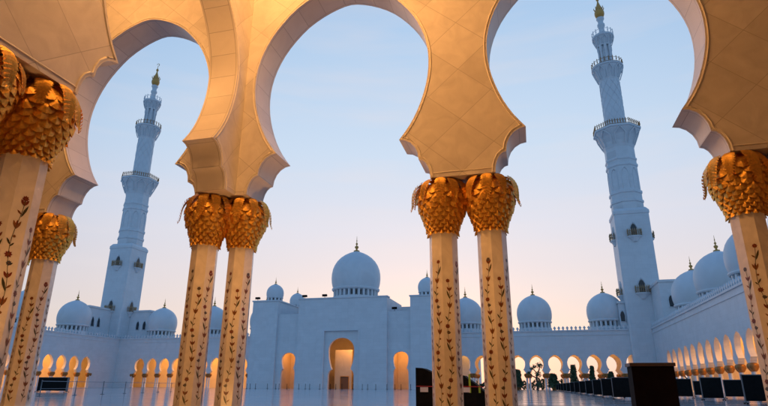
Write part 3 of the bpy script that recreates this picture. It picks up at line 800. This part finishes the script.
# frame moulding round the recess
m = MB()
for x0, x1, z0, z1 in ((-48.45,-48.2,0,13.45),(-39.7,-39.45,0,13.45),(-48.2,-39.7,13.2,13.45)):
    hb(x0, x1, 125.88, 125.998, z0, z1)
m.build('recess_frame', WHITE_P, hall)
# interiors
m = MB()
hb(-54.5, -33.4, 140, 140.4, 0, 20, m); hb(-52.5, -52.1, 128.3, 140, 0, 20, m); hb(-36, -35.6, 128.3, 140, 0, 20, m)
hb(-47.2, -42.9, 131.5, 132.2, 0, 9.1, m)
hb(-42.9, -41.2, 133.5, 134, 0, 13, m)
for c in (-57.6, -29.6):
    hb(c-2.2, c+2.2, 133.5, 133.9, 0, 16.9, m); hb(c-2.5, c-2.2, 127.9, 133.5, 0, 16.9, m); hb(c+2.2, c+2.5, 127.9, 133.5, 0, 16.9, m)
m.build('interior_wall', WHITE_IN, hall)
DOORW = mat('carved wood door', (.16, .08, .04), .5)
dr = MB(); dr.box(-1.0, 1.0, -.08, 0, 0, 2.8); o = dr.build('door', DOORW, hall, loc=(-44.6-HX, 131.49-HY, 0))
dd = MB(); dd.tube([(-1.07,-.1,0),(-1.07,-.1,2.88),(1.07,-.1,2.88),(1.07,-.1,0)], .09, 4); dd.build('frame', GOLD_F, o)
dr = MB(); dr.box(-.7, .7, -.08, 0, 0, 3.2); dr.build('door', BROWN, hall, loc=(-56.6-HX, 133.49-HY, 0))
light('AREA', (-45.0, 128.9, 11.6), 270, col=(1,.42,.09), size=3.5, sy=.5, to=(-45, 133, 4))
light('AREA', (-41.0, 129.3, 11.0), 420, col=(1,.42,.09), size=2.5, sy=.5, to=(-41, 136, 3))
light('AREA', (-57.2, 128.5, 9.6), 300, col=(1,.40,.08), size=1.2, sy=.4, to=(-56.9, 134, 4))
light('AREA', (-29.6, 128.5, 9.6), 330, col=(1,.40,.08), size=1.2, sy=.4, to=(-29.6, 134, 4))
dome(hall, -48.2, 150, 24.6, 7.1, 2.3, n=56, nwin=28, base=20.9, lab='largest dome, above the portal')
dome(hall, -64.5, 131.5, 21.4, 2.25, 1.1, n=28, nwin=12, base=21.0)
dome(hall, -23.9, 131.5, 21.4, 2.3, 1.1, n=28, nwin=12, base=21.0)
dome(hall, -66.3, 150, 21.5, 2.2, 1.7, n=28, nwin=12, base=20.9)
dome(hall, -21.5, 150, 21.5, 2.2, 1.7, n=28, nwin=12, base=20.9)
# roof floodlights
def floodlight(x, y, z, label):
    t = empty('roof_floodlight', (x, y, z), label=label, cat='floodlight', group='small floodlights on the portal roof')
    b = MB(); b.tube([(0,0,0),(0,0,.55)], .07, 6); b.box(-.3, .3, -.2, .2, 0, .08); b.build('bracket', STEEL, t)
    h = MB(); h.box(-.55, .55, -.25, .25, .5, .95); h.box(-.62, .62, -.3, -.25, .45, 1.0); h.build('lamp_head', BLACK, t)
floodlight(-31.2, 127.6, 17.62, 'dark floodlight on the right wing of the portal roof')
floodlight(-54.2, 127.2, 21.21, 'dark floodlight on the left corner of the portal roof')
floodlight(-48.9, 127.2, 21.21, 'small floodlight on the portal roof between the left corner and the large dome')
floodlight(-68-.0+.9, 127.2, 21.11, 'small floodlight on the left edge of the portal end tower')

# ------------------------------------------------------------------ furniture of the court
def screen_box(x0, x1, y, h, d, label, first={}):
    wv = x1-x0
    t = empty('folding_screen', ((x0+x1)/2, y, 0), label=label, cat='screen', group='black screens standing in the court')
    b = MB(); hw = wv/2; z0 = .13
    b.box(-hw+.035, hw-.035, -d/2, d/2, z0, h-.04); b.build('panel', BLACK, t)
    f = MB()
    for x in (-hw, hw-.033): f.box(x, x+.028, -d/2-.01, d/2+.01, .06, h)
    f.box(-hw+.033, hw-.033, -d/2-.012, d/2+.012, h-.04, h); f.build('frame', STEEL, t)
    for x in (-hw+.02, hw-.02):
        k = MB(); k.box(x-.04, x+.04, -d/2-.18, d/2+.18, .03, .06)
        for yy in (-d/2-.15, d/2+.15): k.lathe([(.0,0),(.035,.005),(.035,.028),(0,.03)], 8, (x, yy))
        k.build('foot', BLACK, t)
    return t
yy = 38.0; ORD = ['nearest', 'second', 'third', 'fourth', 'fifth', 'sixth', 'seventh', 'eighth', 'ninth', 'tenth', 'eleventh', 'twelfth']
for k in range(12):
    screen_box(4.55-.04*k, 6.0-.04*k, yy, 1.3, .10, 'black screen in the row left of the big brown lectern box, %s from the camera' % ORD[k]); yy += 5.6+.5*k
for k, (x, y) in enumerate(((9.25, 30), (9.5, 38), (9.3, 44), (9.3, 52))):
    screen_box(x, x+1.15, y, 1.3, .10, 'black screen right of the brown box along the right arcade, %s from the camera' % ORD[k])
for k, (x, y) in enumerate(((12.3, 37.5), (12.7, 45), (12.7, 53))):
    screen_box(x, x+1.4, y, 1.25, .10, 'black screen in the outer row beside the right arcade, %s from the camera' % ORD[k])
screen_box(-46.3, -42.9, 45, 1.35, .25, 'wide black screen behind the rail at the left')
# brown box
t = empty('wooden_lectern_box', (2.38, 13.2, 0), label='large dark brown wooden box standing close by at lower right', cat='box')
b = MB(); b.box(-.41, .41, -.3, .3, .05, 1.12); b.build('body', BROWN, t)
b = MB(); b.box(-.44, .44, -.33, .33, 1.122, 1.19); b.build('top', BROWN_T, t)
b = MB(); b.box(-.44, .44, -.28, .28, 0, .049); b.build('plinth', BLACK, t)

# covered trolleys by the pair right of the portal
def trolley(x0, x1, y, h, label, tagc):
    t = empty('covered_trolley', ((x0+x1)/2, y, 0), label=label, cat='trolley', group='black covered trolleys')
    hw = (x1-x0)/2; P = [(-hw, .18), (-hw, h), (-hw+.18, h-.01), (-hw*.2, h-.09), (hw*.35, h-.22), (hw*.8, h-.35), (hw, h-.42), (hw, .18)]
    b = MB(); fr = [(a, -.35, z) for a, z in P]; bk = [(a, .35, z) for a, z in P]
    b.face(fr); b.face(bk[::-1])
    for i in range(len(P)): j = (i+1) % len(P); b.face([fr[i], bk[i], bk[j], fr[j]])
    b.build('cover', BLACK, t)
    s = MB()
    for x in tagc: s.box(x-.025, x+.025, -.362, -.352, .55, 1.0 if x < hw*.5 else .72)
    s.build('reflective_strip', GREEN, t)
    r = MB(); r.tube([(-hw+.02, -.37, .70), (hw-.02, -.37, .695)], .012, 6); r.build('ribbon', RED, t)
    c = MB(); c.box(-hw+.12, -hw+.33, -.366, -.354, .56, .68); c.build('name_card', LABELW, t)
    for sx in (-1, 1):
        for sy in (-1, 1):
            k = MB()
            rows = [[(sx*(hw-.12)+dx, sy*.27+.09*math.cos(a), .09+.09*math.sin(a)) for a in [2*PI*i/12 for i in range(12)]] for dx in (-.03, .03)]
            k.grid(rows, 0, True, close=True); k.face(rows[0]); k.face(rows[1][::-1]); k.build('wheel', BLACK, t)
trolley(-3.06, -2.15, 15.2, 1.17, 'black covered trolley with a white card, left of the column pair by the portal', [.33])
trolley(-1.95, -1.25, 15.0, .98, 'black covered trolley with green strips seen between the two columns by the portal', [-.02, .22])

# rail at left
t = empty('rope_rail', (-28.6, 28, 0), label='low metal post and rail barrier crossing the polished court at left', cat='railing')
a = Vector((-28.6, 28, 0)); b_ = Vector((-42, 64, 0)); n = 9
ps = []
for i in range(n):
    p = (b_-a)*(i/(n-1)); ps.append(p)
    q = MB(); q.lathe([(.15, 0), (.15, .03), (.028, .04), (.028, .9), (.045, .92), (0, .96)], 10); q.build('post', STEEL, t, loc=p)
q = MB(); q.tube([(p.x, p.y, .88) for p in ps], .018, 6); q.tube([(p.x, p.y, .45) for p in ps], .012, 6); q.build('rail', ROPE, t)
# stanchions before the portal
proto = None
for i in range(26):
    x = -66+i*1.85; y = 118+1.5*math.sin(i*1.7)
    if proto is None:
        proto = empty('stanchion', (x, y, 0), label='thin dark queue post on the shiny floor before the white portal', cat='post', group='queue posts before the portal')
        q = MB(); q.lathe([(.22, 0), (.22, .05), (.05, .07), (.05, 1.0), (.08, 1.03), (0, 1.12)], 8); q.build('pole', BLACK, proto)
    else: c = copy_tree(proto); c.location = (x, y, 0)

# plants in front of the far right arcade
def bush(x, y, h, r, label, conical=True, seed=1):
    t = empty('clipped_bush' if conical else 'twisted_tree', (x, y, 0), label=label, cat='bush' if conical else 'tree', group='potted plants before the far arcade')
    rnd = random.Random(seed)
    k = MB(); k.tube([(0,0,.5),(.05,0,h*.4),(0,.03,h*.7)], [.12,.09,.04], 6); k.build('trunk', BARK, t)
    p = MB(); p.lathe([(.35,0),(.5,.6),(.55,.62),(.5,.55),(0,.5)], 12); p.build('pot', BRONZE, t)
    f = MB()
    for i in range(1500):
        z = rnd.random()**.8; a = rnd.random()*2*PI; rr = r*((1-z*.6) if conical else .7)*math.sqrt(rnd.random())*(1+.25*math.sin(a*3+z*9))
        c = Vector((rr*math.cos(a), rr*math.sin(a), .6+z*(h-.6))); d = Vector((rnd.gauss(0,1), rnd.gauss(0,1), rnd.gauss(0,1))).normalized(); e = d.orthogonal().normalized(); g_ = d.cross(e); s = .24+.16*rnd.random()
        f.face([c-e*s*.4, c+g_*s, c+e*s*.4, c-g_*s*.5])
    f.build('foliage', LEAFM, t)
bush(-3.9, 131, 4.3, 1.35, 'broad dark bush under the first whole arch right of the columns', seed=1)
bush(3.8, 131, 3.4, 1.3, 'low dark bush two arches left of the tallest bush', seed=2)
bush(8.0, 129, 5.2, 1.0, 'tall narrow dark bush in front of an arch pier at the far arcade', seed=3)
bush(11.9, 130, 5.0, .7, 'thin ragged bush right of the tall narrow one', seed=4)
bush(15.6, 130, 3.8, .9, 'small dark bush nearest the right minaret', seed=5)
hd = MB(); rnd = random.Random(5)
for i in range(5200):
    x = rnd.uniform(-24, 58); top = 2.5+.7*math.sin(x*.55)+.5*math.sin(x*1.9+1)
    c = Vector((x, 160+rnd.uniform(-1.2, 1.2), rnd.random()**.8*top)); d = Vector((rnd.gauss(0,1), rnd.gauss(0,1), rnd.gauss(0,1))).normalized(); e = d.orthogonal().normalized(); g_ = d.cross(e); q_ = .3+.2*rnd.random()
    hd.face([c-e*q_*.6, c+g_*q_, c+e*q_*.6, c-g_*q_*.7])
tag(hd.build('garden_hedge', LEAFM), 'dark green hedge behind the far arcade seen between its column pairs', 'hedge')
def twisted_tree(x, y):
    t = empty('twisted_tree', (x, y, 0), label='small twisted tree silhouetted in a bright arch of the far arcade', cat='tree')
    rnd = random.Random(11); k = MB()
    k.tube([(0,0,0),(.2,0,1.2),(-.1,0,2.4),(.3,.1,3.4),(.7,.1,4.4),(.9,0,5.4)], [.3,.25,.2,.18,.14,.06], 7)
    k.tube([(0,0,2.5),(-.9,0,3.0),(-1.5,0,3.6)], [.16,.12,.05], 6); k.tube([(.3,.1,3.4),(-.4,0,4.2),(-.9,0,4.5)], [.14,.1,.04], 6); k.build('trunk', BARK, t)
    f = MB()
    for cx, cz, r, nn in ((.8,5.2,.75,170),(-.9,4.5,.4,80),(-1.5,3.6,.4,70),(.3,3.3,.8,160),(.3,1.2,.9,160),(-.4,4.9,.5,90)):
        for i in range(nn):
            d = Vector((rnd.gauss(0,1), rnd.gauss(0,1), rnd.gauss(0,.8))); c = Vector((cx,0,cz))+d*r*.5; e = d.orthogonal().normalized(); g_ = d.cross(e).normalized(); s = .13
            f.face([c-e*s, c+g_*s, c+e*s, c-g_*s])
    f.build('crown', LEAFM, t)
twisted_tree(.3, 130)
